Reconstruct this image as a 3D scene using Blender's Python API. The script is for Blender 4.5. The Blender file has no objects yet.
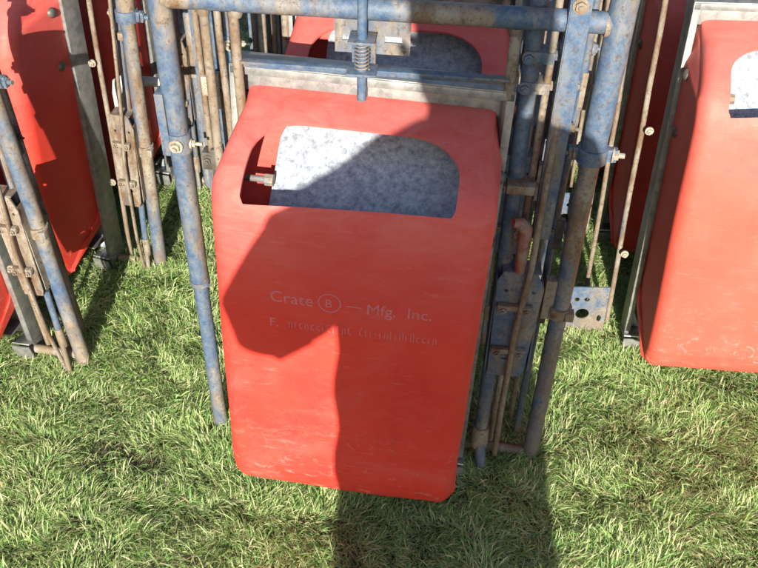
import bpy, bmesh, math, random
import numpy as np
from mathutils import Vector, Matrix, noise
random.seed(7)
np.random.seed(7)
sc = bpy.context.scene
COL = sc.collection
R = math.radians

# ------------------------------------------------------------------ camera
cam_d = bpy.data.cameras.new('camera')
cam = bpy.data.objects.new('camera', cam_d)
COL.objects.link(cam)
cam_d.sensor_width = 36
cam_d.lens = 880 / 758 * 36
cam_d.clip_start = 0.02
cam_d.clip_end = 500
PITCH, ROLL, EYE = 40.5, 1.56, 1.65
cam.matrix_world = (Matrix.Translation((0, 0, EYE)) @ Matrix.Rotation(R(90 - PITCH), 4, 'X') @ Matrix.Rotation(R(ROLL), 4, 'Z'))
sc.camera = cam

# ------------------------------------------------------------------ light
SUN_EL, SUN_AZ = 20.5, -1.5      # azimuth: degrees to the right of straight behind the camera
w = bpy.data.worlds.new('World')
sc.world = w
w.use_nodes = True
nt = w.node_tree
bg = nt.nodes['Background']
sky = nt.nodes.new('ShaderNodeTexSky')
sky.sky_type = 'NISHITA'
sky.sun_disc = False
sky.sun_elevation = R(SUN_EL)
sky.sun_rotation = R(180 - SUN_AZ)
sky.air_density = 1.0
sky.dust_density = 1.0
nt.links.new(sky.outputs[0], bg.inputs[0])
bg.inputs[1].default_value = 0.072
sd = bpy.data.lights.new('sun', 'SUN')
sd.energy = 5.0
sd.angle = R(0.5)
sd.color = (1.0, 0.91, 0.77)
sun = bpy.data.objects.new('sun', sd)
COL.objects.link(sun)
sdir = Vector((math.sin(R(SUN_AZ)) * math.cos(R(SUN_EL)), -math.cos(R(SUN_AZ)) * math.cos(R(SUN_EL)), math.sin(R(SUN_EL))))
sun.rotation_euler = sdir.to_track_quat('Z', 'Y').to_euler()
sun.location = sdir * 10
sc.view_settings.view_transform = 'Standard'
sc.view_settings.look = 'None'
sc.view_settings.gamma = 1
sc.view_settings.exposure = 1.38

# ------------------------------------------------------------------ materials
def mat(name):
    m = bpy.data.materials.new(name)
    m.use_nodes = True
    return m, m.node_tree.nodes, m.node_tree.links, m.node_tree.nodes['Principled BSDF']

def ramp(N, L, src, stops):
    r = N.new('ShaderNodeValToRGB')
    els = r.color_ramp.elements
    while len(els) < len(stops):
        els.new(0.5)
    for e, (p, c) in zip(els, stops):
        e.position = p
        e.color = (c, c, c, 1) if isinstance(c, (int, float)) else (*c, 1)
    L.new(src, r.inputs[0])
    return r.outputs[0]

def coords(N, L, vary=True):
    tc = N.new('ShaderNodeTexCoord')
    if not vary:
        return tc.outputs['Object']
    oi = N.new('ShaderNodeObjectInfo')
    mul = N.new('ShaderNodeMath'); mul.operation = 'MULTIPLY'; mul.inputs[1].default_value = 31.7
    L.new(oi.outputs['Random'], mul.inputs[0])
    ad = N.new('ShaderNodeVectorMath'); ad.operation = 'ADD'
    L.new(tc.outputs['Object'], ad.inputs[0]); L.new(mul.outputs[0], ad.inputs[1])
    return ad.outputs[0]

def noi(N, L, co, scale, detail=5, rough=0.6, stretch=None, dist=0):
    if stretch:
        mp = N.new('ShaderNodeMapping'); mp.inputs['Scale'].default_value = stretch
        L.new(co, mp.inputs[0]); co = mp.outputs[0]
    n = N.new('ShaderNodeTexNoise')
    n.inputs['Scale'].default_value = scale
    n.inputs['Detail'].default_value = detail
    n.inputs['Roughness'].default_value = rough
    n.inputs['Distortion'].default_value = dist
    L.new(co, n.inputs['Vector'])
    return n.outputs[0]

def mix(N, L, fac, a, b, mode='MIX'):
    m = N.new('ShaderNodeMix'); m.data_type = 'RGBA'; m.blend_type = mode
    for s, v in ((m.inputs[0], fac), (m.inputs[6], a), (m.inputs[7], b)):
        if isinstance(v, (int, float)): s.default_value = v
        elif isinstance(v, tuple): s.default_value = (*v, 1)
        else: L.new(v, s)
    return m.outputs[2]

def bump(N, L, B, h, strength=0.3, dist=0.002):
    b = N.new('ShaderNodeBump')
    b.inputs['Strength'].default_value = strength
    b.inputs['Distance'].default_value = dist
    L.new(h, b.inputs['Height'])
    L.new(b.outputs[0], B.inputs['Normal'])

def painted(name, blue_lo, blue_hi, tan=(0.13, 0.088, 0.055)):
    """old blue paint worn to pale dirt and rust"""
    m, N, L, B = mat(name)
    co = coords(N, L)
    big0 = noi(N, L, co, 7, 9, 0.74, (1, 1, 0.4), 0.4)
    tcn = N.new('ShaderNodeTexCoord'); sp = N.new('ShaderNodeSeparateXYZ'); L.new(tcn.outputs['Normal'], sp.inputs[0])
    md = N.new('ShaderNodeMath'); md.operation = 'MULTIPLY_ADD'; md.inputs[1].default_value = 0.055     # one flank is rubbed barer than the other
    L.new(sp.outputs[0], md.inputs[0]); L.new(big0, md.inputs[2]); big = md.outputs[0]
    fine = noi(N, L, co, 55, 6, 0.75)
    rust_n = noi(N, L, co, 22, 5, 0.7, (1, 1, 0.5))
    blue = mix(N, L, ramp(N, L, fine, [(0.38, 0.0), (0.66, 1.0)]), (0.032, 0.070, 0.140), (0.105, 0.135, 0.17))
    dirt = mix(N, L, ramp(N, L, rust_n, [(0.38, 0.0), (0.62, 1.0)]), (0.215, 0.198, 0.165), tan)
    dirt = mix(N, L, ramp(N, L, fine, [(0.54, 0.0), (0.66, 0.7)]), dirt, (0.075, 0.034, 0.018))
    base = mix(N, L, ramp(N, L, big, [(blue_lo, 0.0), (blue_hi, 1.0)]), blue, dirt)
    spots = ramp(N, L, noi(N, L, co, 140, 3, 0.6), [(0.56, 0.0), (0.68, 0.75)])
    base = mix(N, L, spots, base, (0.07, 0.045, 0.03))
    tcm = N.new('ShaderNodeTexCoord'); sm = N.new('ShaderNodeSeparateXYZ'); L.new(tcm.outputs['Object'], sm.inputs[0])
    mz = N.new('ShaderNodeMapRange'); mz.inputs['From Min'].default_value = 0.16; mz.inputs['From Max'].default_value = 0.0; mz.inputs['To Max'].default_value = 1.0
    L.new(sm.outputs[2], mz.inputs['Value'])
    mk = N.new('ShaderNodeMath'); mk.operation = 'MULTIPLY'
    L.new(mz.outputs[0], mk.inputs[0]); L.new(ramp(N, L, rust_n, [(0.40, 0.0), (0.55, 0.9)]), mk.inputs[1])
    base = mix(N, L, mk.outputs[0], base, (0.15, 0.115, 0.075))
    L.new(base, B.inputs['Base Color'])
    B.inputs['Roughness'].default_value = 0.62
    B.inputs['Specular IOR Level'].default_value = 0.35
    bump(N, L, B, noi(N, L, co, 90, 5, 0.7), 0.5, 0.0012)
    return m

M = {}
M['blue'] = painted('worn_blue_paint', 0.49, 0.62)
M['pale'] = painted('mostly_worn_paint', 0.43, 0.56)
M['rusty'] = painted('rusty_dirty_steel', 0.27, 0.42)
M['crusted'] = painted('crusted_steel', 0.36, 0.48, (0.10, 0.062, 0.036))
M['deepblue'] = painted('fresh_blue_paint', 0.60, 0.75)

def galv(name, base=(0.26, 0.27, 0.27), dark=(0.15, 0.16, 0.165), rough=0.45, metal=0.55, sc_=60):
    m, N, L, B = mat(name)
    co = coords(N, L)
    v = N.new('ShaderNodeTexVoronoi'); v.inputs['Scale'].default_value = sc_
    L.new(co, v.inputs['Vector'])
    bw = N.new('ShaderNodeRGBToBW'); L.new(v.outputs['Color'], bw.inputs[0])
    n = noi(N, L, co, 30, 6, 0.75)
    a = mix(N, L, bw.outputs[0], dark, base)
    c = mix(N, L, ramp(N, L, n, [(0.45, 0.0), (0.62, 0.7)]), a, (base[0] * 1.3, base[1] * 1.28, base[2] * 1.25))
    c = mix(N, L, ramp(N, L, noi(N, L, co, 12, 5, 0.7), [(0.58, 0.0), (0.75, 0.5)]), c, (0.30, 0.24, 0.17))
    L.new(c, B.inputs['Base Color'])
    B.inputs['Metallic'].default_value = metal
    B.inputs['Roughness'].default_value = rough
    bump(N, L, B, n, 0.25, 0.001)
    return m
M['galv'] = galv('dull_galvanised_steel')
def scoured_mat():
    m, N, L, B = mat('scoured_zinc_sheet')
    co = coords(N, L)
    n1 = noi(N, L, co, 95, 10, 0.8, dist=0.15)
    n2 = noi(N, L, co, 9, 6, 0.7, dist=0.6)
    v = N.new('ShaderNodeTexVoronoi'); v.inputs['Scale'].default_value = 85
    L.new(co, v.inputs['Vector'])
    bw = N.new('ShaderNodeRGBToBW'); L.new(v.outputs['Color'], bw.inputs[0])
    c = mix(N, L, ramp(N, L, n1, [(0.38, 0.0), (0.64, 1.0)]), (0.12, 0.155, 0.21), (0.50, 0.56, 0.63))
    c = mix(N, L, ramp(N, L, n2, [(0.52, 0.0), (0.68, 0.3)]), c, (0.45, 0.46, 0.47))
    c = mix(N, L, 0.25, c, mix(N, L, bw.outputs[0], (0.08, 0.10, 0.13), (0.6, 0.64, 0.68)))
    L.new(c, B.inputs['Base Color'])
    B.inputs['Metallic'].default_value = 0.25
    B.inputs['Roughness'].default_value = 0.5
    bump(N, L, B, n1, 0.12, 0.0006)
    return m
M['scoured'] = scoured_mat()
M['bolt'] = galv('zinc_bolt', (0.40, 0.37, 0.31), (0.22, 0.19, 0.15), 0.5, 0.5, 200)
M['dark'] = galv('greasy_dark_steel', (0.10, 0.09, 0.085), (0.05, 0.045, 0.04), 0.5, 0.3, 80)
M['white'] = galv('white_plastic_pipe', (0.42, 0.42, 0.41), (0.35, 0.34, 0.32), 0.5, 0.0, 20)

def red_mat():
    m, N, L, B = mat('faded_red_polyethylene')
    co = coords(N, L)
    tc = N.new('ShaderNodeTexCoord')
    sep = N.new('ShaderNodeSeparateXYZ'); L.new(tc.outputs['Object'], sep.inputs[0])
    mott = ramp(N, L, noi(N, L, co, 6, 5, 0.6), [(0.35, 0.0), (0.68, 1.0)])
    base = mix(N, L, mott, (0.50, 0.020, 0.015), (0.56, 0.038, 0.024))
    oi = N.new('ShaderNodeObjectInfo'); sc_ = N.new('ShaderNodeSeparateColor')
    L.new(oi.outputs['Color'], sc_.inputs[0])
    base = mix(N, L, sc_.outputs[0], base, (0.60, 0.155, 0.105))       # sun-faded plastic, by how faded each feeder is
    # dust lies on the top slope and fades down the face
    mr = N.new('ShaderNodeMapRange')
    mr.inputs['From Min'].default_value = 0.55; mr.inputs['From Max'].default_value = 0.93
    mr.inputs['To Min'].default_value = 0.0; mr.inputs['To Max'].default_value = 0.85
    L.new(sep.outputs[2], mr.inputs['Value'])
    streak = noi(N, L, co, 9, 9, 0.78, (1.0, 1.0, 2.6), 1.2)
    am = N.new('ShaderNodeMath'); am.operation = 'MULTIPLY'
    L.new(mr.outputs[0], am.inputs[0]); L.new(ramp(N, L, streak, [(0.30, 0.25), (0.70, 1.0)]), am.inputs[1])
    base = mix(N, L, am.outputs[0], base, (0.55, 0.19, 0.175))
    # overall wisps of chalky dust and fine rubbed scratches
    wisps = ramp(N, L, noi(N, L, co, 11, 10, 0.78, (1.0, 1.0, 1.7), 1.4), [(0.52, 0.0), (0.80, 0.26)])
    base = mix(N, L, wisps, base, (0.55, 0.15, 0.14))
    scr = ramp(N, L, noi(N, L, co, 60, 3, 0.5, (0.25, 1.0, 4.0), 0.8), [(0.72, 0.0), (0.80, 0.22)])
    base = mix(N, L, scr, base, (0.60, 0.28, 0.25))
    specks = ramp(N, L, noi(N, L, co, 120, 2, 0.5), [(0.72, 0.0), (0.80, 0.6)])
    base = mix(N, L, specks, base, (0.30, 0.04, 0.03))
    dusty = ramp(N, L, noi(N, L, co, 3.2, 8, 0.7, (1, 1, 1.6), 0.8), [(0.50, 0.0), (0.74, 0.30)])
    base = mix(N, L, dusty, base, (0.50, 0.15, 0.13))
    fine_s = ramp(N, L, noi(N, L, co, 140, 4, 0.7, (0.12, 1.0, 1.0), 0.3), [(0.60, 0.0), (0.72, 0.25)])
    base = mix(N, L, fine_s, base, (0.62, 0.24, 0.21))
    smear = ramp(N, L, noi(N, L, co, 5, 9, 0.78, (2.2, 1.0, 0.7), 1.6), [(0.60, 0.0), (0.76, 0.45)])
    base = mix(N, L, smear, base, (0.30, 0.055, 0.045))
    mud = N.new('ShaderNodeMapRange'); mud.inputs['From Min'].default_value = 0.42; mud.inputs['From Max'].default_value = 0.10
    L.new(sep.outputs[2], mud.inputs['Value'])
    mm = N.new('ShaderNodeMath'); mm.operation = 'MULTIPLY'
    L.new(mud.outputs[0], mm.inputs[0]); L.new(ramp(N, L, noi(N, L, co, 38, 6, 0.7), [(0.60, 0.0), (0.68, 0.5)]), mm.inputs[1])
    base = mix(N, L, mm.outputs[0], base, (0.20, 0.12, 0.07))
    # chalk-white scuffs near the bottom corner
    sc1 = N.new('ShaderNodeMapRange'); sc1.inputs['From Min'].default_value = 0.36; sc1.inputs['From Max'].default_value = 0.16
    L.new(sep.outputs[2], sc1.inputs['Value'])
    sm = N.new('ShaderNodeMath'); sm.operation = 'MULTIPLY'
    L.new(sc1.outputs[0], sm.inputs[0]); L.new(ramp(N, L, noi(N, L, co, 17, 8, 0.8, (1, 1, 1.5), 1.5), [(0.56, 0.0), (0.76, 0.6)]), sm.inputs[1])
    base = mix(N, L, sm.outputs[0], base, (0.70, 0.45, 0.43))
    L.new(base, B.inputs['Base Color'])
    L.new(ramp(N, L, wisps, [(0.0, 0.58), (1.0, 0.8)]), B.inputs['Roughness'])
    B.inputs['Specular IOR Level'].default_value = 0.28
    B.inputs['Subsurface Weight'].default_value = 0.0
    bump(N, L, B, noi(N, L, co, 45, 6, 0.7), 0.18, 0.0015)
    return m
M['red'] = red_mat()
def plain(name, c, rough=0.7):
    m, N, L, B = mat(name)
    co = coords(N, L)
    base = mix(N, L, noi(N, L, co, 40, 5), tuple(x * 0.75 for x in c), tuple(min(1, x * 1.2) for x in c))
    L.new(base, B.inputs['Base Color']); B.inputs['Roughness'].default_value = rough
    return m
M['emboss'] = plain('dusty_raised_letters', (0.50, 0.13, 0.14))
M['redpaint'] = painted('red_oxide_steel', -0.1, 0.02, (0.22, 0.06, 0.045))
M['skin'] = plain('skin', (0.55, 0.33, 0.25), 0.5)
M['jacket'] = plain('jacket_cloth', (0.05, 0.06, 0.08), 0.9)
M['trouser'] = plain('trouser_cloth', (0.04, 0.05, 0.09), 0.9)
M['hair'] = plain('hair', (0.04, 0.025, 0.015), 0.6)
M['black'] = plain('black_plastic', (0.02, 0.02, 0.02), 0.4)

# ------------------------------------------------------------------ helpers
def tag(o, label, cat, group=None, kind=None):
    if label: o['label'] = label
    if cat: o['category'] = cat
    if group: o['group'] = group
    if kind: o['kind'] = kind
    return o

def thing(name, label, cat, loc=(0, 0, 0), rz=0, group=None):
    o = bpy.data.objects.new(name, None)
    COL.objects.link(o)
    o.empty_display_size = 0.1
    o.location = loc; o.rotation_euler = (0, 0, R(rz))
    return tag(o, label, cat, group)

def obj(name, bm, m, parent=None, smooth=40, bev=0):
    if bev:
        es = [e for e in bm.edges if len(e.link_faces) == 2 and e.calc_face_angle(0) > R(50)]
        bmesh.ops.bevel(bm, geom=es, offset=bev, segments=2, affect='EDGES', profile=0.6)
    bmesh.ops.recalc_face_normals(bm, faces=bm.faces)
    me = bpy.data.meshes.new(name)
    bm.to_mesh(me); bm.free()
    me.materials.append(m)
    for p in me.polygons: p.use_smooth = True
    me.set_sharp_from_angle(angle=R(smooth))
    o = bpy.data.objects.new(name, me)
    COL.objects.link(o)
    if parent: o.parent = parent
    return o

def tube(bm, pts, r, seg=14, wob=0.0):
    pts = [Vector(p) for p in pts]
    if len(pts) == 2 and wob:
        a, b = pts; n = 9
        pts = [a.lerp(b, i / n) + Vector((random.uniform(-wob, wob), random.uniform(-wob, wob), 0)) * (0 < i < n) for i in range(n + 1)]
    rr = r if isinstance(r, (list, tuple)) else [r] * len(pts)
    rings = []
    t0 = (pts[1] - pts[0]).normalized()
    up = Vector((0, 1, 0)) if abs(t0.y) < 0.8 else Vector((1, 0, 0))
    u = t0.cross(up).normalized()
    for i, p in enumerate(pts):
        t = (pts[min(i + 1, len(pts) - 1)] - pts[max(i - 1, 0)]).normalized()
        u = (u - t * u.dot(t)).normalized()
        v = t.cross(u)
        rings.append([bm.verts.new(p + (u * math.cos(2 * math.pi * k / seg) + v * math.sin(2 * math.pi * k / seg)) * rr[i]) for k in range(seg)])
    for a, b in zip(rings, rings[1:]):
        for k in range(seg):
            bm.faces.new((a[k], a[(k + 1) % seg], b[(k + 1) % seg], b[k]))
    bm.faces.new(rings[0][::-1]); bm.faces.new(rings[-1])

def box(bm, c, s, rz=0, rx=0, ry=0):
    mtx = Matrix.Translation(c) @ Matrix.Rotation(R(rz), 4, 'Z') @ Matrix.Rotation(R(ry), 4, 'Y') @ Matrix.Rotation(R(rx), 4, 'X') @ Matrix.Diagonal((*s, 1))
    bmesh.ops.create_cube(bm, size=1, matrix=mtx)

def plate(bm, outline, holes, y0, y1):
    """sheet in the XZ plane with real holes (outline and holes are xz loops), thickness y0..y1"""
    front = []
    es = []
    for loop in [outline] + holes:
        vs = [bm.verts.new((x, y0, z)) for x, z in loop]
        for i in range(len(vs)): es.append(bm.edges.new((vs[i], vs[(i + 1) % len(vs)])))
    res = bmesh.ops.triangle_fill(bm, edges=es, use_beauty=True, use_dissolve=False)
    fs = [f for f in res['geom'] if isinstance(f, bmesh.types.BMFace)]
    ex = bmesh.ops.extrude_face_region(bm, geom=fs)
    for v in ex['geom']:
        if isinstance(v, bmesh.types.BMVert): v.co.y = y1

def circle(cx, cz, r, n=12, sx=1, sz=1):
    return [(cx + r * sx * math.cos(2 * math.pi * k / n), cz + r * sz * math.sin(2 * math.pi * k / n)) for k in range(n)]

def rect(x0, z0, x1, z1):
    return [(x0, z0), (x1, z0), (x1, z1), (x0, z1)]

def hexbolt(bm, p, d, r=0.008, h=0.007, shank=0.012):
    """washer, hex head and thread end along direction d"""
    p = Vector(p); d = Vector(d).normalized()
    tube(bm, [p - d * 0.002, p + d * 0.0015], r * 1.45, 14)
    tube(bm, [p + d * 0.0015, p + d * (0.0015 + h)], r, 6)
    if shank: tube(bm, [p + d * h, p + d * (h + shank)], r * 0.5, 8)

# ------------------------------------------------------------------ ground
def gz(x, y):
    return 0.012 * noise.noise(Vector((x * 1.3, y * 1.3, 0))) + 0.006 * noise.noise(Vector((x * 5, y * 5, 3)))

def ground_mat():
    m, N, L, B = mat('turf_soil')
    tc = N.new('ShaderNodeTexCoord')
    co = tc.outputs['Object']
    c = mix(N, L, ramp(N, L, noi(N, L, co, 30, 8, 0.75), [(0.35, 0.0), (0.65, 1.0)]), (0.06, 0.06, 0.028), (0.17, 0.17, 0.075))
    c = mix(N, L, ramp(N, L, noi(N, L, co, 3, 5, 0.6), [(0.52, 0.0), (0.66, 0.6)]), c, (0.13, 0.10, 0.05))
    L.new(c, B.inputs['Base Color']); B.inputs['Roughness'].default_value = 0.95
    bump(N, L, B, noi(N, L, co, 60, 8, 0.8), 0.9, 0.02)
    return m
bm = bmesh.new()
def axis(lo, hi, flo, fhi, n):
    a = list(np.linspace(flo, fhi, n))
    k = 1
    L1 = []; v = flo
    while v > lo: k *= 1.6; v -= 0.1 * k; L1.append(max(v, lo))
    k = 1; L2 = []; v = fhi
    while v < hi: k *= 1.6; v += 0.1 * k; L2.append(min(v, hi))
    return L1[::-1] + a + L2
xs = axis(-250, 250, -3.2, 3.2, 90); ys = axis(-250, 250, -1.0, 5.0, 90)
g = [[bm.verts.new((x, y, gz(x, y) if abs(x) < 4 and -2 < y < 6 else -0.01)) for x in xs] for y in ys]
for j in range(len(ys) - 1):
    for i in range(len(xs) - 1):
        bm.faces.new((g[j][i], g[j][i + 1], g[j + 1][i + 1], g[j + 1][i]))
tag(obj('ground', bm, ground_mat(), smooth=180), None, None, kind='structure')

# ------------------------------------------------------------------ grass blades
def grass_mat():
    m, N, L, B = mat('grass_blades')
    at = N.new('ShaderNodeAttribute'); at.attribute_name = 'blade_colour'
    L.new(at.outputs['Color'], B.inputs['Base Color'])
    B.inputs['Roughness'].default_value = 0.5
    B.inputs['Specular IOR Level'].default_value = 0.4
    tr = N.new('ShaderNodeBsdfTranslucent')
    L.new(at.outputs['Color'], tr.inputs[0])
    ms = N.new('ShaderNodeMixShader'); ms.inputs[0].default_value = 0.48
    L.new(B.outputs[0], ms.inputs[1]); L.new(tr.outputs[0], ms.inputs[2])
    L.new(ms.outputs[0], N['Material Output'].inputs[0])
    return m

def vnoise(x, y, s, seed):
    """cheap smooth value noise on arrays"""
    rs = np.random.RandomState(seed); T = rs.rand(64, 64)
    X = x * s + 200.3; Y = y * s + 200.7
    i = np.floor(X).astype(int); j = np.floor(Y).astype(int)
    fx = X - i; fy = Y - j
    fx = fx * fx * (3 - 2 * fx); fy = fy * fy * (3 - 2 * fy)
    a = T[i % 64, j % 64]; b = T[(i + 1) % 64, j % 64]; c = T[i % 64, (j + 1) % 64]; d = T[(i + 1) % 64, (j + 1) % 64]
    return (a * (1 - fx) + b * fx) * (1 - fy) + (c * (1 - fx) + d * fx) * fy

def grass():
    n_near, n_far = 440000, 60000
    X = []; Y = []
    # fan in front of the viewpoint, then a thin cover all round it
    y = 0.65 + 2.9 * np.random.rand(n_near * 2) ** 1.15
    x = (np.random.rand(len(y)) * 2 - 1) * (0.50 + 0.36 * y)
    pa = 0.35 + 0.65 * (y / 3.5)
    k = np.random.rand(len(y)) < 0.55 * (0.5 + 0.36 * y) / 1.5 + 0.25
    x, y = x[k][:n_near], y[k][:n_near]
    xf = np.random.rand(n_far) * 7 - 3.5; yf = np.random.rand(n_far) * 6.5 - 1.0
    X = np.concatenate([x, xf]); Y = np.concatenate([y, yf])
    n = len(X)
    clump = vnoise(X, Y, 9, 1)
    dens = 0.4 * vnoise(X, Y, 4, 2) + 0.6 * vnoise(X, Y, 14, 3)
    # a worn, scuffed hollow in front on the left
    bare = np.exp(-(((X + 0.60) / 0.13) ** 2 + ((Y - 1.295 + 0.22 * (X + 0.60)) / 0.028) ** 2)) * 1.3 + np.clip(vnoise(X, Y, 7, 31) - 0.80, 0, 1) * 1.2
    bare2 = np.exp(-(((X + 0.36) / 0.05) ** 2 + ((Y - 1.38) / 0.05) ** 2)) * 0.9
    keep = np.random.rand(n) < np.clip(0.45 + 1.1 * dens - bare - bare2, 0.12, 1)
    X, Y, clump, dens = X[keep], Y[keep], clump[keep], dens[keep]
    n = len(X)
    lodge = vnoise(X, Y, 3.1, 21)
    ang = vnoise(X, Y, 5, 5) * 9 + vnoise(X, Y, 17, 6) * 4 + np.random.randn(n) * 0.9
    ln = (0.018 + 0.020 * clump + 0.020 * np.random.rand(n) ** 2)
    lean = np.clip(0.92 + 0.5 * lodge + 0.34 * np.random.randn(n), 0.05, 1.5)        # from upright
    wd = (0.00065 + 0.0007 * np.random.rand(n)) * np.where(np.random.rand(n) < 0.06, 1.9, 1.0)
    z0 = np.array([gz(a, b) for a, b in zip(X, Y)]) - 0.002
    dx, dy = np.cos(ang), np.sin(ang)
    px, py = -dy, dx
    tw = np.random.randn(n) * 0.5
    cols = np.empty((n, 3))
    t = np.random.rand(n)
    green = np.stack([0.148 + 0.08 * t, 0.238 + 0.08 * t, 0.075 + 0.04 * t], 1)
    lush = np.stack([0.098 + 0.05 * t, 0.208 + 0.06 * t, 0.058 + 0.03 * t], 1)
    pale = np.stack([0.28 + 0.10 * t, 0.32 + 0.09 * t, 0.16 + 0.08 * t], 1)
    straw = np.stack([0.32 + 0.14 * t, 0.26 + 0.13 * t, 0.15 + 0.1 * t], 1)
    # left side is greener, right side drier
    dry = np.clip(-0.03 + 0.30 * vnoise(X, Y, 3.0, 8) * vnoise(X, Y, 11, 9) + 0.07 * np.clip(X, -0.6, 0.8), 0.02, 0.5)
    u = np.random.rand(n)
    cols[:] = green
    cols = np.where((u > 0.45)[:, None], lush, cols)
    cols = np.where((u > 0.58)[:, None], pale, cols)
    is_dry = np.random.rand(n) < dry
    cols = np.where(is_dry[:, None], straw, cols)
    lean = np.where(is_dry, np.clip(lean + 0.35, 0, 1.55), lean)
    cols *= (1.32 + 0.5 * vnoise(X, Y, 6, 11))[:, None]
    cols = np.minimum(cols, 0.72)
    # 4 levels -> 3 pairs + tip
    V = np.empty((n, 7, 3)); 
    for s, f in enumerate((0.0, 0.4, 0.75)):
        a = lean * (0.35 + 0.8 * f)
        r = ln * f
        cx = X + dx * np.sin(a) * r; cy = Y + dy * np.sin(a) * r; cz = z0 + np.cos(a) * r
        wv = wd * (1 - 0.35 * f)
        for q, sg in enumerate((-1, 1)):
            V[:, s * 2 + q, 0] = cx + px * wv * sg; V[:, s * 2 + q, 1] = cy + py * wv * sg; V[:, s * 2 + q, 2] = cz + sg * tw * wv * f
    a = lean * 1.2
    V[:, 6, 0] = X + dx * np.sin(a) * ln; V[:, 6, 1] = Y + dy * np.sin(a) * ln; V[:, 6, 2] = np.maximum(z0 + np.cos(a) * ln, z0 + 0.004)
    me = bpy.data.meshes.new('grass')
    nv = n * 7
    me.vertices.add(nv); me.vertices.foreach_set('co', V.reshape(-1))
    base = (np.arange(n) * 7)[:, None]
    quads = np.array([0, 1, 3, 2, 2, 3, 5, 4]); tri = np.array([4, 5, 6])
    loops = np.concatenate([base + quads, base + tri], 1).astype(np.int32)     # 11 loops per blade
    me.loops.add(n * 11); me.loops.foreach_set('vertex_index', loops.reshape(-1))
    me.polygons.add(n * 3)
    st = ((np.arange(n) * 11)[:, None] + np.array([0, 4, 8])).astype(np.int32)
    me.polygons.foreach_set('loop_start', st.reshape(-1))
    me.update(calc_edges=True)
    ca = me.color_attributes.new('blade_colour', 'FLOAT_COLOR', 'POINT')
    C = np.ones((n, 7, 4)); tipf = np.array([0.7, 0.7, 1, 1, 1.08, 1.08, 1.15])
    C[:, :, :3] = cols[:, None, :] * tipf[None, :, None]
    ca.data.foreach_set('color', C.reshape(-1))
    me.materials.append(grass_mat())
    o = bpy.data.objects.new('grass', me)
    COL.objects.link(o)
    tag(o, 'short green and straw coloured grass covering the ground', 'grass', kind='stuff')
grass()

# ------------------------------------------------------------------ feeder (prototype, local: plane y=0 at the back, z up)
def resample(pts, n):
    """smooth closed-end polyline (Catmull-Rom)"""
    out = []
    P = [pts[0]] + pts + [pts[-1]]
    for i in range(1, len(P) - 2):
        for k in range(n):
            t = k / n
            out.append(tuple(0.5 * ((2 * P[i][a]) + (-P[i-1][a] + P[i+1][a]) * t + (2*P[i-1][a] - 5*P[i][a] + 4*P[i+1][a] - P[i+2][a]) * t*t + (-P[i-1][a] + 3*P[i][a] - 3*P[i+1][a] + P[i+2][a]) * t**3) for a in range(2)))
    out.append(pts[-1])
    return out

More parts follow.
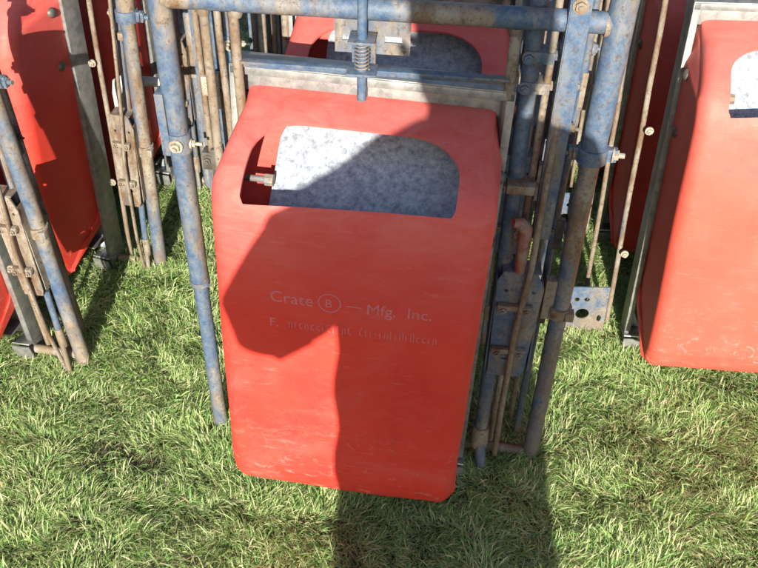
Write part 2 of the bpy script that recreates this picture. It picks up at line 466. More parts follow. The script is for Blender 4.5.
PROFILE = [(0.0, 0.897), (0.02, 0.897), (0.09, 0.878), (0.160, 0.848), (0.203, 0.818), (0.226, 0.775), (0.231, 0.71), (0.233, 0.55),
           (0.237, 0.38), (0.241, 0.195), (0.237, 0.155), (0.222, 0.117), (0.198, 0.092), (0.170, 0.088), (0.08, 0.14), (0.0, 0.172)]
HALF = 0.240
def shell_mesh():
    bm = bmesh.new()
    prof = resample(PROFILE, 4)
    prof = [(f, z) for f, z in prof]
    n = len(prof)
    nor = []
    for i in range(n):
        a = Vector(prof[max(i - 1, 0)]); b = Vector(prof[min(i + 1, n - 1)])
        t = (b - a).normalized(); nor.append(Vector((-t.y, t.x)))        # outward in (forward, z)
    def wid(z):
        if z > 0.80: return HALF * (0.915 + 0.085 * max(0, min(1, (0.897 - z) / 0.08)))
        return HALF * (1 - 0.045 * (0.80 - z) / 0.64)
    rows = []
    rr = 0.030; K = 7
    sideF = [0.97, 0.8, 0.6, 0.4, 0.2, 0.0]
    def station(side):
        cols_ = []
        for fr in sideF[::-1]:                   # side wall, from back line to the edge
            col = []
            for i, (f, z) in enumerate(prof):
                p = Vector((f, z)) - nor[i] * rr * min(1, f / 0.05)
                zb = 0.172 + (0.897 - 0.172) * (p.y - 0.110) / (0.880 - 0.110)
                q = Vector((max(p.x, 0) * fr, p.y * fr + max(0.172, min(0.897, zb)) * (1 - fr)))
                col.append((side * wid(z), -q.x, q.y))
            cols_.append(col)
        for k in range(0, K + 1):                # rounded edge
            a = k / K * math.pi / 2
            col = []
            for i, (f, z) in enumerate(prof):
                s = min(1, f / 0.05)
                off = rr * (1 - math.sin(a)) * s
                xx = wid(z) - rr * (1 - math.cos(a))
                p = Vector((f, z)) - nor[i] * off
                col.append((side * xx, -max(p.x, 0), p.y))
            cols_.append(col)
        return cols_
    left = station(-1); right = station(1)[::-1]
    mids = []
    for k in range(1, 24):
        t = k / 24
        mids.append([tuple(Vector(a).lerp(Vector(b), t) + Vector((0, -0.004 * math.sin(math.pi * t) * min(1, prof[i][0] / 0.1), 0))) for i, (a, b) in enumerate(zip(left[-1], right[0]))])
    allc = left + mids + right
    vs = [[bm.verts.new(p) for p in c] for c in allc]
    for a, b in zip(vs, vs[1:]):
        for i in range(n - 1):
            bm.faces.new((a[i], a[i + 1], b[i + 1], b[i]))
    for v in bm.verts:
        k = min(1, max(0, -v.co.y) / 0.12)
        v.co.y += k * (0.0022 * noise.noise(v.co * 6 + Vector((3, 0, 0))) + 0.0006 * noise.noise(v.co * 22))
        v.co.x += k * 0.003 * noise.noise(v.co * 6 + Vector((0, 9, 0)))
    bmesh.ops.remove_doubles(bm, verts=bm.verts, dist=0.0003)
    bmesh.ops.dissolve_degenerate(bm, edges=bm.edges, dist=0.0002)
    bmesh.ops.recalc_face_normals(bm, faces=bm.faces)
    # make sure normals point outward (front faces towards -y)
    s = sum(f.normal.y * f.calc_area() for f in bm.faces)
    if s > 0: bmesh.ops.reverse_faces(bm, faces=bm.faces)
    me = bpy.data.meshes.new('tmp'); bm.to_mesh(me); bm.free()
    return me

WIN = dict(x=-0.003, hw=0.176, z0=0.787, fz=None)
def window_cutter():
    """rounded opening: straight bottom, big radius top corners; cut along the view of the slope"""
    bm = bmesh.new()
    # outline in slope coordinates: u = x, v = 0..h up the slope
    x0, x1, h = -0.184, 0.172, 0.156
    r = 0.080
    pts = [(x0 + 0.006, 0.0), (x1 - 0.006, 0.012)]
    pts += [(x1, 0.022)]
    for k in range(9):
        a = k / 8 * math.pi / 2
        pts.append((x1 - r + r * math.cos(a) - 0.012 * (k / 8), h - r * 0.95 + r * 0.95 * math.sin(a)))
    for k in range(9):
        a = math.pi / 2 + k / 8 * math.pi / 2
        pts.append((x0 + r + r * math.cos(a) + 0.004, h - r * 0.95 + r * 0.95 * math.sin(a)))
    pts += [(x0, 0.01)]
    # slope frame: origin at lower edge of the opening on the front, up direction goes back over the slope
    o = Vector((0, -0.232, 0.795)); up = Vector((0, 0.88, 0.475)).normalized(); nn = up.cross(Vector((1, 0, 0)))
    lo = [bm.verts.new(o + Vector((u, 0, 0)) + up * v - nn * 0.09) for u, v in pts]
    hi = [bm.verts.new(o + Vector((u, 0, 0)) + up * v + nn * 0.09) for u, v in pts]
    m = len(pts)
    for k in range(m): bm.faces.new((lo[k], lo[(k + 1) % m], hi[(k + 1) % m], hi[k]))
    bm.faces.new(lo); bm.faces.new(hi)
    bmesh.ops.recalc_face_normals(bm, faces=bm.faces)
    me = bpy.data.meshes.new('cut'); bm.to_mesh(me); bm.free()
    return me

def make_shell(root):
    o = bpy.data.objects.new('shell', shell_mesh()); COL.objects.link(o)
    c = bpy.data.objects.new('window_cut', window_cutter()); COL.objects.link(c)
    s = o.modifiers.new('s', 'SOLIDIFY'); s.thickness = 0.006; s.offset = -1
    b = o.modifiers.new('b', 'BOOLEAN'); b.object = c; b.operation = 'DIFFERENCE'; b.solver = 'EXACT'
    dg = bpy.context.evaluated_depsgraph_get()
    me = bpy.data.meshes.new_from_object(o.evaluated_get(dg))
    me.name = 'shell'
    bpy.data.objects.remove(c); o.modifiers.clear(); o.data = me
    me.materials.clear(); me.materials.append(M['red'])
    for p in me.polygons: p.use_smooth = True
    me.set_sharp_from_angle(angle=R(35))
    o.parent = root
    return o

def drape(o, shell, base, sink=0.0):
    """move a raised mark onto the moulded face it belongs to"""
    from mathutils.bvhtree import BVHTree
    me = shell.data
    bvh = BVHTree.FromPolygons([v.co[:] for v in me.vertices], [p.vertices[:] for p in me.polygons])
    for v in o.data.vertices:
        h = bvh.ray_cast(Vector((v.co.x, -1, v.co.z)), Vector((0, 1, 0)))
        if h[0]: v.co.y += h[0].y - base + sink
def text_mesh(txt, size, loc, name, parent, shear=0.0):
    cu = bpy.data.curves.new(name, 'FONT'); cu.body = txt; cu.size = size; cu.extrude = 0.0006; cu.align_x = 'LEFT'; cu.offset = 0
    cu.resolution_u = 4
    t = bpy.data.objects.new(name, cu); COL.objects.link(t)
    dg = bpy.context.evaluated_depsgraph_get()
    me = bpy.data.meshes.new_from_object(t.evaluated_get(dg))
    bpy.data.objects.remove(t)
    me.transform(Matrix.Translation(loc) @ Matrix.Rotation(R(90), 4, 'X'))
    me.materials.clear(); me.materials.append(M['emboss'])
    o = bpy.data.objects.new(name, me); COL.objects.link(o); o.parent = parent
    return o

def make_feeder():
    root = thing('hog_feeder', '', 'feeder')
    sh = make_shell(root)
    # raised maker's lettering on the front face
    yf = -0.2366
    for word, size, x, z in (('Crate', 0.034, -0.135, 0.596), ('Mfg.', 0.032, 0.037, 0.594), ('Inc.', 0.032, 0.108, 0.594), ('B', 0.024, -0.036, 0.599), ('F.', 0.026, -0.137, 0.541)):
        drape(text_mesh(word, size, (x, yf, z), 'lettering', sh), sh, yf)
    bm = bmesh.new()
    pts = [(-0.0275 + 0.0195 * math.cos(a), yf, 0.608 + 0.019 * math.sin(a)) for a in np.linspace(0, 2 * math.pi, 25)]
    tube(bm, pts, 0.0012, 6)
    tube(bm, [(0.002, yf, 0.606), (0.03, yf, 0.606)], 0.0012, 6)
    drape(obj('emblem_ring', bm, M['emboss'], sh), sh, yf)
    bm = bmesh.new()       # second line: worn raised strokes, no longer legible in the photograph
    x = -0.100
    rnd = random.Random(4)
    while x < 0.165:
        if rnd.random() < 0.08: x += 0.010; continue
        h = rnd.choice([0.012, 0.012, 0.018]); k = rnd.random()
        if k < 0.45: pts = [(x, 0), (x, h)]
        elif k < 0.75: pts = [(x, 0), (x, h), (x + 0.004, h), (x + 0.005, h * 0.6), (x + 0.005, 0)]
        else: pts = [(x + 0.005, h), (x, h * 0.8), (x, h * 0.2), (x + 0.005, 0)]
        tube(bm, [(a, yf, 0.543 + b) for a, b in pts], 0.0009, 5)
        x += 0.0085 + 0.002 * (k > 0.45)
    drape(obj('worn_lettering', bm, M['emboss'], sh), sh, yf)
    # galvanised tray behind the shell
    W2 = 0.246
    bm = bmesh.new(); box(bm, (0, 0.010, 0.485), (2 * W2 - 0.008, 0.003, 0.90)); obj('back_panel', bm, M['scoured'], root)
    # hopper sheet: round-cornered scoured sheet sloping below the opening, red inner wall on its left
    bm = bmesh.new()
    rr = 0.06
    ol = [(-0.156, -0.12), (0.215, -0.12), (0.215, 0.105)] + [(-0.156 + rr - rr * math.sin(a), 0.105 - rr + rr * math.cos(a)) for a in np.linspace(0, math.pi / 2, 9)]
    plate(bm, ol, [], -0.001, 0.001)
    bmesh.ops.transform(bm, matrix=Matrix.Translation((0, -0.085, 0.782)) @ Matrix.Rotation(R(-48), 4, 'X'), verts=bm.verts)
    obj('hopper_sheet', bm, M['scoured'], root)
    bm = bmesh.new(); box(bm, (-0.10, -0.060, 0.758), (0.25, 0.003, 0.215), rx=-48)
    obj('inner_wall', bm, M['red'], root)
    for s in (-1, 1):
        bm = bmesh.new()
        box(bm, (s * W2, -0.004, 0.475), (0.003, 0.062, 0.93))
        box(bm, (s * (W2 - 0.0065), -0.034, 0.475), (0.013, 0.003, 0.93))
        obj('side_channel', bm, M['galv'], root, bev=0.0008)
        bm = bmesh.new()
        box(bm, (s * (W2 - 0.02), -0.02, 0.045), (0.05, 0.075, 0.004), rx=-18)
        box(bm, (s * (W2 - 0.02), -0.054, 0.028), (0.05, 0.004, 0.045), rx=12)
        obj('foot_bracket', bm, M['galv'], root, bev=0.001)
        # bolts through the shell sides
        for z in (0.80, 0.665):
            bm = bmesh.new()
            xx = s * (HALF * (1 - 0.045 * (0.80 - z) / 0.64) - (0.001 if z < .8 else 0.0015))
            tube(bm, [(xx, -0.07, z), (xx + s * 0.004, -0.07, z), (xx + s * 0.009, -0.07, z), (xx + s * 0.011, -0.07, z)], [0.0125, 0.012, 0.008, 0.003], 16)
            obj('rivet', bm, M['dark'] if s > 0 else M['dark'], root)
    bm = bmesh.new()
    box(bm, (0, -0.004, 0.9415), (2 * W2 + 0.003, 0.062, 0.003))
    box(bm, (0, -0.034, 0.933), (2 * W2, 0.003, 0.014))
    box(bm, (0, -0.010, 0.9095), (2 * W2 - 0.03, 0.003, 0.045))
    obj('top_channel', bm, M['galv'], root, bev=0.0008)
    bm = bmesh.new()
    tube(bm, [(-0.232, -0.125, 0.775), (-0.160, -0.125, 0.775)], 0.006, 10)
    tube(bm, [(-0.165, -0.125, 0.775), (-0.150, -0.125, 0.775)], 0.011, 8)
    obj('hopper_bolt', bm, M['rusty'], root)
    bm = bmesh.new(); box(bm, (0, -0.03, 0.09), (0.44, 0.075, 0.003), rx=-8); box(bm, (0, 0.0, 0.13), (0.44, 0.003, 0.09)); obj('bottom_pan', bm, M['galv'], root)
    return root

# ------------------------------------------------------------------ gate (prototype)
def make_gate():
    g = thing('crate_gate', '', 'gate')
    O = lambda name, bm, m, p=g, **k: obj(name, bm, M[m], p, **k)
    # left post: outer pipe down to z .46, inner pipe below it
    bm = bmesh.new(); tube(bm, [(-0.374, 0, 0.455), (-0.374, 0, 1.30)], 0.0195, 18, 0.0006); lp = O('post', bm, 'blue')
    bm = bmesh.new(); tube(bm, [(-0.373, 0, -0.015), (-0.374, 0, 0.50)], 0.0160, 16, 0.0006); O('lower_tube', bm, 'blue', lp)
    bm = bmesh.new(); tube(bm, [(-0.3745, 0, 0.452), (-0.3745, 0, 0.463)], 0.0212, 18); tube(bm, [(-0.374, -0.001, 0.446), (-0.35, -0.012, 0.458)], 0.004, 8); O('collar', bm, 'pale', lp)
    bm = bmesh.new()
    box(bm, (-0.394, -0.004, 0.835), (0.016, 0.034, 0.125)); tube(bm, [(-0.3745, 0, 0.775), (-0.3745, 0, 0.815)], 0.0225, 18)
    O('sleeve', bm, 'blue', lp, bev=0.0015)
    bm = bmesh.new(); hexbolt(bm, (-0.3745, -0.0225, 0.795), (0, -1, 0), 0.009, 0.007, 0.008); O('bolt', bm, 'bolt', lp)
    bm = bmesh.new(); hexbolt(bm, (-0.352, 0, 0.79), (1, 0, 0), 0.007, 0.006, 0.014); O('bolt', bm, 'bolt', lp)
    # top rail with weld beads
    bm = bmesh.new(); tube(bm, [(-0.368, 0, 1.066), (0.372, 0, 1.070)], 0.0178, 18, 0.0007)
    tr = O('top_rail', bm, 'pale')
    for x in (-0.355, -0.302, -0.247, 0.209, 0.35):
        bm = bmesh.new(); tube(bm, [(x, 0, 1.054), (x, 0, 1.047), (x, 0, 1.040)] if abs(x) < 0.34 else [(x - 0.004, 0, 1.067), (x, 0, 1.067), (x + 0.004, 0, 1.067)], [0.013, 0.012, 0.009] if abs(x) < 0.34 else [0.0195, 0.0205, 0.0185], 12)
        O('weld', bm, 'rusty', tr)
    # right post: heavier outer pipe over a thinner leg
    bm = bmesh.new(); tube(bm, [(0.368, 0, 0.84), (0.372, 0, 1.30)], 0.0225, 18, 0.0006); rp = O('post', bm, 'blue')
    bm = bmesh.new(); tube(bm, [(0.368, 0, -0.015), (0.368, 0, 0.85)], 0.0180, 18, 0.0007); O('lower_tube', bm, 'pale', rp)
    bm = bmesh.new(); tube(bm, [(0.368, 0, 0.818), (0.368, 0, 0.846)], 0.0275, 16)
    box(bm, (0.368, 0, 0.832), (0.085, 0.014, 0.024)); O('collar', bm, 'blue', rp, bev=0.001)
    bm = bmesh.new(); hexbolt(bm, (0.404, 0, 0.832), (1, -0.1, 0), 0.010, 0.008, 0.012); O('bolt', bm, 'pale', rp)
    bm = bmesh.new(); hexbolt(bm, (0.334, -0.002, 0.832), (-1, -0.1, 0), 0.009, 0.006, 0.006); O('bolt', bm, 'pale', rp)
    bm = bmesh.new(); tube(bm, [(0.368, 0, 0.448), (0.368, 0, 0.475)], 0.0235, 14); box(bm, (0.345, 0.004, 0.49), (0.028, 0.022, 0.10)); box(bm, (0.386, -0.014, 0.462), (0.018, 0.02, 0.020)); O('clamp', bm, 'rusty', rp, bev=0.0015)
    bm = bmesh.new(); tube(bm, [(0.398, 0.03, 0.20), (0.402, 0.03, 1.20)], 0.0055, 8, 0.0015); O('rod', bm, 'rusty')
    # inner rods
    for x, r, z0, z1, mm in ((-0.302, 0.0085, 0.03, 1.055, 'rusty'), (-0.252, 0.0090, 0.02, 1.055, 'rusty'), (0.211, 0.0095, 0.35, 1.055, 'rusty')):
        bm = bmesh.new(); tube(bm, [(x, 0, z0), (x, 0, z1)], r, 10, 0.0012); O('rod', bm, mm)
    bm = bmesh.new(); tube(bm, [(0.272, 0.012, -0.01), (0.272, 0.012, 1.12)], 0.0065, 10, 0.0012); O('rod', bm, 'rusty')
    bm = bmesh.new(); tube(bm, [(-0.275, 0.02, -0.01), (-0.285, 0.02, 1.12)], 0.0065, 10, 0.0012); O('rod', bm, 'rusty')
    # second crossbar with the spring latch
    bm = bmesh.new(); box(bm, (-0.018, -0.004, 0.964), (0.455, 0.016, 0.0045)); box(bm, (-0.018, 0.004, 0.957), (0.455, 0.003, 0.016)); O('crossbar', bm, 'blue', bev=0.0006)
    latch = bmesh.new()
    plate(latch, rect(-0.086, 0.985, 0.040, 1.056), [rect(-0.074, 1.006, -0.048, 1.017), rect(-0.003, 1.006, 0.026, 1.017)], 0.012, 0.0155)
    lt = O('latch_plate', latch, 'pale')
    bm = bmesh.new()
    box(bm, (-0.036, -0.020, 1.026), (0.044, 0.044, 0.0045)); box(bm, (-0.036, -0.020, 0.970), (0.050, 0.044, 0.0045)); box(bm, (-0.036, 0.0035, 0.998), (0.040, 0.004, 0.052))
    O('latch_bracket', bm, 'pale', lt, bev=0.001)
    bm = bmesh.new(); tube(bm, [(-0.036, -0.024, 0.918), (-0.036, -0.024, 1.32)], 0.0082, 14); O('latch_rod', bm, 'deepblue', lt)
    bm = bmesh.new()
    pts = []
    for k in range(86):
        a = k / 12 * 2 * math.pi; pts.append((-0.036 + 0.0118 * math.cos(a), -0.024 + 0.0118 * math.sin(a), 0.974 + 0.046 * k / 85))
    tube(bm, pts, 0.0017, 6); O('spring', bm, 'pale', lt)
    # channel strap over the rail, right of centre
    bm = bmesh.new()
    box(bm, (0.302, -0.024, 0.955), (0.030, 0.004, 0.60)); box(bm, (0.2865, -0.015, 0.955), (0.003, 0.018, 0.60)); box(bm, (0.3175, -0.015, 0.955), (0.003, 0.018, 0.60))
    ch = O('channel_strap', bm, 'blue', bev=0.0006)
    bm = bmesh.new(); hexbolt(bm, (0.301, -0.027, 1.105), (0, -1, 0), 0.009, 0.006, 0.004); O('bolt', bm, 'rusty', ch)
    bm = bmesh.new(); hexbolt(bm, (0.322, -0.012, 0.885), (1, -0.3, 0), 0.007, 0.006, 0.008); O('bolt', bm, 'rusty', ch)
    # blue lift pipe down to a foot
    bm = bmesh.new(); tube(bm, [(0.243, -0.030, 0.10), (0.243, 0.040, 1.25)], 0.0150, 16, 0.0006); lf = O('lift_pipe', bm, 'blue')
    bm = bmesh.new(); tube(bm, [(0.243, -0.030, 0.11), (0.247, -0.048, 0.05), (0.260, -0.075, -0.02)], [0.0125, 0.0125, 0.0115], 12); O('foot', bm, 'pale', lf)
    bm = bmesh.new(); tube(bm, [(0.243, -0.033, 0.062), (0.243, -0.032, 0.075), (0.243, -0.030, 0.110), (0.243, -0.029, 0.122)], [0.019, 0.0205, 0.0200, 0.0185], 12); O('collar', bm, 'rusty', lf)
    for z in (1.0, 0.945):
        bm = bmesh.new(); box(bm, (0.256, 0.022, z), (0.044, 0.036, 0.020)); hexbolt(bm, (0.278, 0.02, z), (1, -0.2, 0), 0.009, 0.007, 0.010); hexbolt(bm, (0.236, 0.004, z), (0, -1, 0), 0.008, 0.006, 0.004); O('clamp', bm, 'pale', lf, bev=0.001)
    bm = bmesh.new(); box(bm, (0.252, -0.008, 0.76), (0.05, 0.038, 0.018)); hexbolt(bm, (0.277, -0.01, 0.76), (1, -0.2, 0), 0.008, 0.006, 0.012); O('clamp', bm, 'rusty', lf, bev=0.001)
    # latch box: folded plate with tabs, rod running through, red handle above
    bm = bmesh.new()
    pl = bmesh.new()
    plate(bm, [(0.238, 0.300), (0.305, 0.300), (0.312, 0.315), (0.324, 0.545), (0.308, 0.580), (0.244, 0.582), (0.232, 0.560)],
          [rect(0.262, 0.348, 0.286, 0.353), circle(0.252, 0.535, 0.004), circle(0.305, 0.535, 0.004), circle(0.248, 0.372, 0.0035)], -0.040, -0.036)
    box(bm, (0.2775, -0.018, 0.580), (0.074, 0.040, 0.003)); box(bm, (0.2725, -0.022, 0.3005), (0.066, 0.030, 0.003))
    box(bm, (0.232, -0.020, 0.435), (0.003, 0.032, 0.255)); box(bm, (0.3205, -0.020, 0.435), (0.003, 0.032, 0.235))
    lb = O('latch_box', bm, 'blue', smooth=30)
    for z in (0.500, 0.382):
        bm = bmesh.new(); box(bm, (0.273, -0.047, z), (0.068, 0.012, 0.012)); hexbolt(bm, (0.250, -0.053, z - 0.003), (0, -1, 0), 0.0065, 0.005, 0.006); hexbolt(bm, (0.297, -0.053, z - 0.003), (0, -1, 0), 0.0065, 0.005, 0.006); O('clamp', bm, 'rusty', lb, bev=0.0008)
    bm = bmesh.new(); tube(bm, [(0.296, -0.020, 0.90), (0.292, -0.046, 0.60), (0.280, -0.056, 0.44), (0.279, -0.050, 0.20), (0.283, -0.03, 0.03)], 0.0062, 10); O('rod', bm, 'rusty', lb)
    bm = bmesh.new(); tube(bm, [(0.272, -0.032, 0.580), (0.272, -0.032, 0.66), (0.270, -0.036, 0.685), (0.258, -0.045, 0.702), (0.245, -0.05, 0.706)], [0.0105, 0.0135, 0.0140, 0.0115, 0.008], 14); O('handle', bm, 'redpaint', lb)
    # rear pivot rods, straps and small hinges that crowd the gaps beside the feeder
    for x, y_, r, z0, z1, mm in ((0.336, 0.055, 0.0075, 0.0, 1.20, 'blue'), (0.322, 0.10, 0.006, 0.0, 1.15, 'rusty'), (-0.335, 0.06, 0.006, 0.0, 1.18, 'rusty'), (-0.315, 0.10, 0.010, 0.0, 1.16, 'blue')):
        bm = bmesh.new(); tube(bm, [(x, y_, z0), (x, y_, z1)], r, 10, 0.0015); O('rod', bm, mm)
    for x, z, mm in ((-0.338, 0.72, 'dark'), (-0.331, 0.50, 'dark'), (-0.322, 0.88, 'bolt'), (0.330, 0.93, 'rusty'), (0.334, 0.62, 'dark'), (0.331, 0.42, 'rusty')):
        bm = bmesh.new(); box(bm, (x, 0.062, z), (0.030, 0.022, 0.038)); box(bm, (x + 0.012, 0.052, z - 0.006), (0.016, 0.012, 0.070))
        hexbolt(bm, (x - 0.004, 0.050, z + 0.004), (0, -1, 0), 0.007, 0.006, 0.006); hexbolt(bm, (x + 0.020, 0.055, z), (1, -0.3, 0), 0.006, 0.005, 0.010)
        O('hinge', bm, mm, bev=0.001)
    bm = bmesh.new(); box(bm, (-0.345, 0.085, 0.70), (0.020, 0.005, 0.80)); O('strap', bm, 'pale', bev=0.0005)
    # cross link at the ground
    bm = bmesh.new(); tube(bm, [(0.20, -0.002, 0.022), (0.368, 0, 0.014)], 0.012, 10, 0.001); O('bottom_rail', bm, 'rusty')
    # left foot plate with lever holes
    bm = bmesh.new()
    plate(bm, rect(-0.420, 0.0, -0.290, 0.182), [circle(-0.352, 0.090, 0.018, 14), circle(-0.371, 0.140, 0.007), circle(-0.345, 0.140, 0.007), circle(-0.306, 0.075, 0.006, 10, 1, 2)], -0.012, -0.008)
    box(bm, (-0.355, -0.022, 0.012), (0.13, 0.02, 0.004))
    O('foot_plate', bm, 'blue', smooth=30)
    bm = bmesh.new(); tube(bm, [(-0.392, 0.040, 0.13), (-0.395, 0.040, 1.05)], 0.0058, 8, 0.001); O('rod', bm, 'rusty')
    for s, x in ((1, 0.262), (-1, -0.27)):
        for z in (0.645, 0.29):
            bm = bmesh.new(); hexbolt(bm, (x, -0.006, z), (0, -1, 0), 0.0068, 0.006, 0.006); O('bolt', bm, 'bolt')
    return g

def copy_tree(o, parent=None):
    c = o.copy(); COL.objects.link(c)
    if parent: c.parent = parent
    for ch in list(o.children):
        copy_tree(ch, c)
    return c

gate0 = make_gate()
feeder0 = make_feeder()

# (column, gate x, y, yaw, feeder dx, dy, yaw, tilt), front row first
rows = {      # gate x, y, yaw, lean; feeder dx, dy, yaw, tilt
    'centre': [(0.0, 1.358, -5.1, 0, -0.033, 0.038, -7.5, 4.4), (0.035, 1.775, -5, 0, -0.0, 0.035, -4, 0), (0.05, 2.19, -6, 0, 0.0, 0.03, -6, 0), (0.03, 2.61, -5, 0, 0, 0.03, -5, 0)],
    'left': [(-1.115, 1.645, -10, -3, 0.0, 0.035, -11, 0), (-1.005, 2.05, -9, 2, 0.005, 0.03, -18, 0), (-0.93, 2.47, -9, 0, 0.01, 0.03, -14, 0), (-0.90, 2.89, -9, 0, 0, 0.03, -9, 0)],
    'right': [(0.90, 1.745, -2, -2.5, 0.010, 0.012, -5, 2.4), (0.91, 2.16, -3, -1.5, 0.005, 0.03, -4, 0), (0.92, 2.58, -3, 0, 0, 0.03, -4, 0), (0.93, 3.0, -3, 0, 0, 0.03, -4, 0)],
}
def drop(g, test):
    for ch in list(g.children):
        if test(ch):
            for k in list(ch.children): bpy.data.objects.remove(k)
            bpy.data.objects.remove(ch)
def cx(o):      # local x centre of a part
    return sum(c[0] for c in o.bound_box) / 8
nth = ['front', 'second', 'third', 'fourth', 'fifth']
FL = {
    ('centre', 0): 'large red plastic feeder at the centre, rounded window and raised lettering, half in shade',
    ('centre', 1): 'red feeder directly behind the big central one, its window just under the top rail',
    ('left', 0): 'red feeder at the far left edge showing only its lower corner behind gate pipes',
    ('left', 1): 'sunlit red hog feeder at the upper left showing its side wall with two dark rivets',
    ('right', 0): 'large red hog feeder at the right edge with a shaded side wall and sunlit front',
}
GL = {
    ('centre', 0): 'worn blue pipe gate over the big central feeder, with spring latch and long top rail',
    ('centre', 1): 'worn blue pipe gate directly behind the central gate, partly hidden by its top rail',
    ('left', 0): 'blue pipe gate at the lower left corner with rusty clamps and feet in the grass',
    ('left', 1): 'pale worn pipe gate between the upper left red feeder and the central gate',
    ('right', 0): 'pipe gate beside the right feeder, with a drilled foot plate standing in the grass',
}
used = False
made = []
for side, lst in rows.items():
    for i, (x, y, yaw, lean, fx, fy, fyaw, tilt) in enumerate(lst):
        g = gate0 if not used else copy_tree(gate0)
        f = feeder0 if not used else copy_tree(feeder0)
        made.append((side, g))
        used = True
        g.location = (x, y, 0); g.rotation_euler = (0, R(lean), R(yaw))
        flean = 0.8 if (side, i) == ('centre', 0) else lean * 0.8
        f.location = (x + fx, y + fy, 0); f.rotation_euler = (0, R(flean), R(fyaw))
        if tilt:      # the feeder hangs from its top edge and swings out at the bottom
            h = 0.90; f.location = (x + fx, y + fy, 0) ; f.rotation_euler = (R(-tilt), R(flean), R(fyaw))
            off = Vector((0, 0, h)) - Matrix.Rotation(R(-tilt), 3, 'X') @ Vector((0, 0, h))
            off.rotate(Matrix.Rotation(R(fyaw), 3, 'Z')); f.location = Vector(f.location) + off
        if (side, i) != ('centre', 0):
            for ch in f.children:
                for k in list(ch.children): bpy.data.objects.remove(k)
        fade = {('centre', 0): 0.06, ('right', 0): 0.34, ('left', 1): 0.08, ('left', 0): 0.2}.get((side, i), 0.12)
        for ch in f.children:
            if ch.name.startswith(('shell', 'inner_wall')): ch.color = (fade, fade, fade, 1)
        tag(f, FL.get((side, i), 'red feeder %s from the front in the %s column, mostly hidden by pipes' % (nth[i], side)), 'feeder', 'red hog feeders hanging on the crate gates')
        tag(g, GL.get((side, i), 'worn blue and rusty pipe gate, %s row back in the %s column of crates' % (nth[i], side)), 'gate', 'pipe gates of the farrowing crates')

# the gates are not all fitted alike
for side, g in made:
    if side != 'right': drop(g, lambda o: o.name.startswith('foot_plate') or (o.name.startswith('rod') and cx(o) > 0.38))
    if side == 'right': drop(g, lambda o: (o.name.startswith('rod') and -0.31 < cx(o) < -0.24 and abs(cx(o) + 0.28) > 0.01) or (o.name.startswith('post') and cx(o) < 0))
    if side == 'right': drop(g, lambda o: (o.name.startswith(('hinge', 'strap')) and cx(o) < 0) or (o.name.startswith('rod') and -0.325 < cx(o) < -0.31))
    if side == 'left':
        drop(g, lambda o: o.name.startswith('channel_strap') or (o.name.startswith('rod') and 0.2 < cx(o) < 0.22))
        for ch in g.children:
            if ch.name.startswith('lift_pipe'): ch.scale = (0.55, 0.55, 0.96); ch.location.x = 0.338 - 0.243 * 0.55
            if ch.name.startswith('post') and cx(ch) > 0: ch.location.z = -0.05
            if ch.name.startswith('latch_box'):
                ch.location = (0.135, 0, -0.055); ch.scale.x = 0.70
                ch.material_slots[0].link = 'OBJECT'; ch.material_slots[0].material = M['crusted']     # caked in rust and mud
                for k in list(ch.children):
                    if k.name.startswith('handle'): bpy.data.objects.remove(k)
# the nearest left gate is cut off just above its clamp: no rail, short pipes
g = [g for sd_, g in made if sd_ == 'left'][0]
drop(g, lambda o: o.name.startswith(('top_rail', 'latch_plate')))
for o in g.children:
    top = 0.93 if not o.name.startswith('post') else 0.90
    if max(c[2] for c in o.bound_box) > top + 0.06:
        o.data = o.data.copy()
        for v in o.data.vertices:
            if v.co.z > top: v.co.z = top + (v.co.z - top) * 0.01
# ------------------------------------------------------------------ extras: white pipe elbow by the left gate
bm = bmesh.new()
tube(bm, [(-0.722, 2.13, 0.36), (-0.720, 2.13, 0.485), (-0.713, 2.13, 0.512), (-0.692, 2.128, 0.524), (-0.660, 2.125, 0.524), (-0.56, 2.12, 0.523)], [0.013, 0.014, 0.0175, 0.0175, 0.014, 0.012], 14)
wp = obj('water_pipe', bm, M['white'])
tag(wp, 'white plastic water pipe elbow behind the blue post at the upper left', 'pipe')

# ------------------------------------------------------------------ the photographer, standing behind the viewpoint
def skin_body(name, verts, edges, radii, m, parent=None, sub=2):
    me = bpy.data.meshes.new(name); me.from_pydata(verts, edges, [])
    o = bpy.data.objects.new(name, me); COL.objects.link(o)
    md = o.modifiers.new('k', 'SKIN'); ss = o.modifiers.new('s', 'SUBSURF'); ss.levels = sub; ss.render_levels = sub
    md.use_smooth_shade = True
    for v, r in zip(me.skin_vertices[0].data, radii): v.radius = r if isinstance(r, tuple) else (r, r)
    me.skin_vertices[0].data[0].use_root = True
    dg = bpy.context.evaluated_depsgraph_get()
    m2 = bpy.data.meshes.new_from_object(o.evaluated_get(dg))
    o.modifiers.clear(); o.data = m2
    m2.materials.clear(); m2.materials.append(m)
    if parent: o.parent = parent
    return o

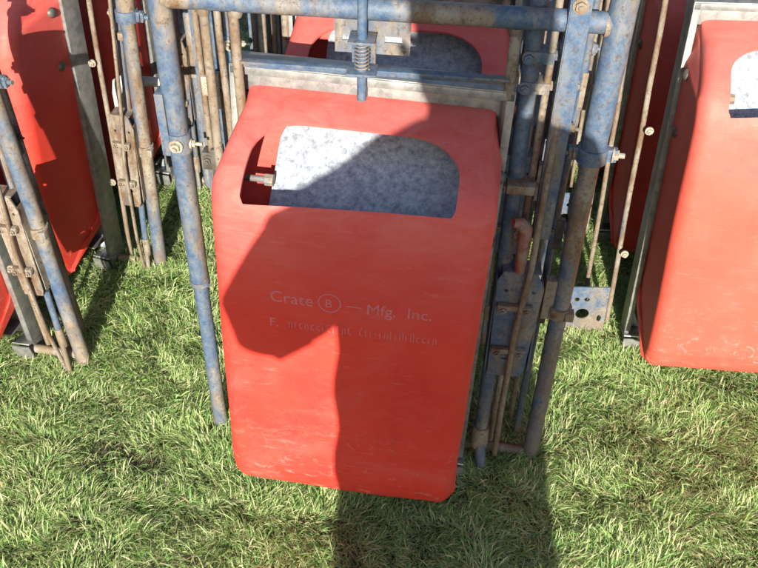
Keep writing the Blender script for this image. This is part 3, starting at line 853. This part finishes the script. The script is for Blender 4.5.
def person():
    px, py = 0.122, -0.30
    root = thing('person', 'person in a dark jacket standing behind the camera, elbow out, taking the picture', 'person', (0, 0, 0))
    V = [(px, py, 0.98), (px, py, 1.15), (px, py, 1.25), (px, py + 0.01, 1.355), (px - 0.005, py + 0.02, 1.50),
         (-0.060, py, 1.335), (-0.250, py - 0.03, 1.140), (-0.155, py + 0.08, 1.175), (-0.045, py + 0.13, 1.16),
         (px + 0.165, py, 1.40), (px + 0.215, py + 0.02, 1.22), (px - 0.06, py + 0.17, 1.40), (px - 0.055, py + 0.20, 1.47),
         (px - 0.11, py, 0.93), (px - 0.12, py + 0.02, 0.50), (px - 0.12, py - 0.02, 0.08),
         (px + 0.11, py, 0.93), (px + 0.13, py + 0.04, 0.50), (px + 0.14, py, 0.08), (-0.155, py, 1.268), (-0.252, py - 0.03, 1.062), (-0.205, py - 0.02, 1.066), (-0.285, py - 0.03, 1.185)]
    E_ = [(0, 1), (1, 2), (2, 3), (3, 4), (3, 5), (5, 19), (19, 6), (6, 20), (6, 21), (6, 22), (6, 7), (7, 8), (3, 9), (9, 10), (10, 11), (11, 12), (0, 13), (13, 14), (14, 15), (0, 16), (16, 17), (17, 18)]
    Rr = [(0.22, 0.14), (0.22, 0.14), (0.205, 0.14), (0.13, 0.10), 0.098, 0.086, (0.100, 0.100), 0.076, 0.045, 0.085, 0.075, 0.05, 0.03, 0.13, 0.085, 0.06, 0.13, 0.085, 0.06, 0.105, 0.05, 0.05, 0.055]
    body = skin_body('body', V, E_, Rr, M['jacket'], root)
    # unseen long garment, added to keep the cast shadow solid from chest to knees
    bm = bmesh.new(); rings = []
    for z, a, b in [(1.355, 0.120, 0.09), (1.325, 0.185, 0.12)] + [(1.3 - 0.04 * q, 0.228 + 0.008 * min(1, q / 5), 0.14 + 0.002 * q) for q in range(23)] + [(0.40, 0.228, 0.18)]:
        rings.append([bm.verts.new((px + a * math.cos(t) * (1 + 0.02 * math.sin(5 * t) * (1.3 - z) + 0.022 * math.sin(z * 31 + t)), py + b * math.sin(t), z)) for t in np.linspace(0, 2 * math.pi, 40, endpoint=False)])
    for r0, r1 in zip(rings, rings[1:]):
        for k in range(40): bm.faces.new((r0[k], r0[(k + 1) % 40], r1[(k + 1) % 40], r1[k]))
    obj('shadow_coat', bm, M['jacket'], root, smooth=180)
    # head with face, turned to the camera
    hx, hy, hz = px - 0.005, py + 0.05, 1.625
    bm = bmesh.new()
    bmesh.ops.create_icosphere(bm, subdivisions=4, radius=1)
    for v in bm.verts:
        c = v.co.copy()
        s = Vector((0.080, 0.100, 0.125))
        if c.z < 0: s.x *= 1 - 0.28 * (-c.z) ** 1.5; s.y *= 1 - 0.12 * (-c.z)
        p = Vector((c.x * s.x, c.y * s.y, c.z * s.z))
        if c.y > 0:
            p.y += 0.022 * math.exp(-((c.x / 0.16) ** 2 + ((c.z + 0.15) / 0.17) ** 2))       # nose
            p.y -= 0.009 * sum(math.exp(-(((c.x - e) / 0.16) ** 2 + ((c.z - 0.05) / 0.11) ** 2)) for e in (-0.4, 0.4))
            p.y += 0.005 * math.exp(-((c.x / 0.3) ** 2 + ((c.z + 0.50) / 0.05) ** 2))
            p.y -= 0.004 * math.exp(-((c.x / 0.3) ** 2 + ((c.z + 0.56) / 0.03) ** 2))
        v.co = p + Vector((hx, hy, hz))
    hd = obj('head', bm, M['skin'], root, smooth=180)
    for s in (-1, 1):
        bm = bmesh.new(); bmesh.ops.create_uvsphere(bm, u_segments=12, v_segments=8, radius=1, matrix=Matrix.Translation((hx + s * 0.083, hy - 0.005, hz - 0.01)) @ Matrix.Diagonal((0.012, 0.02, 0.032, 1)))
        obj('ear', bm, M['skin'], hd)
        bm = bmesh.new(); bmesh.ops.create_uvsphere(bm, u_segments=12, v_segments=8, radius=0.011, matrix=Matrix.Translation((hx + s * 0.031, hy + 0.083, hz + 0.005)))
        obj('eye', bm, M['black'], hd)
    bm = bmesh.new(); bmesh.ops.create_icosphere(bm, subdivisions=4, radius=1)
    for v in bm.verts:
        c = v.co; k = 1 + 0.06 * noise.noise(c * 4)
        v.co = Vector((c.x * 0.112 * k, c.y * 0.112 * k - 0.022 - 0.02 * max(0, -c.z), c.z * 0.150 * k + 0.012 - 0.03 * max(0, -c.z))) + Vector((hx, hy, hz))
    bmesh.ops.delete(bm, geom=[v for v in bm.verts if v.co.y > hy + 0.045 and v.co.z < hz + 0.075], context='VERTS')
    obj('hair', bm, M['hair'], hd, smooth=180)
    # hands with five fingers
    def hand(c, palm_dir, side_dir, curl):
        c = Vector(c); d = Vector(palm_dir).normalized(); s = Vector(side_dir).normalized(); nrm = d.cross(s)
        V = [tuple(c), tuple(c + d * 0.045), tuple(c + d * 0.085)]; E2 = [(0, 1), (1, 2)]; Q = [(0.022, 0.028), (0.034, 0.017), (0.038, 0.015)]
        for k, (o_, l) in enumerate(((-0.03, 0.9), (-0.01, 1.05), (0.011, 1.0), (0.031, 0.8))):
            b = c + d * 0.088 + s * o_
            i = len(V); V.append(tuple(b)); E2.append((2, i)); Q.append((0.0095, 0.0095))
            V.append(tuple(b + (d * 0.8 + nrm * curl * 0.6) * 0.032 * l)); E2.append((i, i + 1)); Q.append((0.0088, 0.0088))
            V.append(tuple(b + (d * 1.1 + nrm * curl * 1.8) * 0.032 * l)); E2.append((i + 1, i + 2)); Q.append((0.0075, 0.0075))
        i = len(V); b = c + d * 0.03 - s * 0.032
        V += [tuple(b), tuple(b + d * 0.02 - s * 0.022 + nrm * 0.01), tuple(b + d * 0.045 - s * 0.026 + nrm * 0.022)]
        E2 += [(0, i), (i, i + 1), (i + 1, i + 2)]; Q += [(0.013, 0.013), (0.011, 0.011), (0.009, 0.009)]
        skin_body('hand', V, E2, Q, M['skin'], root, 1)
    hand((px - 0.06, py + 0.205, 1.49), (-0.25, 0.05, 1), (1, 0, 0.25), 0.8)
    hand((-0.035, py + 0.13, 1.16), (1, -0.3, -0.2), (0.2, 0.3, 1), 0.4)
    for s, x in ((-1, px - 0.12), (1, px + 0.14)):
        bm = bmesh.new()
        bmesh.ops.create_icosphere(bm, subdivisions=3, radius=1)
        for v in bm.verts:
            c = v.co; v.co = Vector((c.x * 0.048, c.y * 0.14 + 0.05, max(c.z, -0.5) * (0.055 - 0.02 * c.y) + 0.03)) + Vector((x, py - 0.02 + (0.02 if s > 0 else 0), 0.005))
        obj('boot', bm, M['black'], root, smooth=60)
person()
# compact camera in the right hand, just behind the viewpoint
bm = bmesh.new(); box(bm, (0.050, -0.060, 1.625), (0.105, 0.022, 0.062), rx=-40); cb = obj('compact_camera', bm, M['black'], bev=0.004)
tag(cb, 'small black compact camera held in the right hand of the person', 'camera')
bm = bmesh.new(); tube(bm, [(0.03, -0.052, 1.618), (0.03, -0.038, 1.606)], 0.018, 18); obj('lens', bm, M['black'], cb)
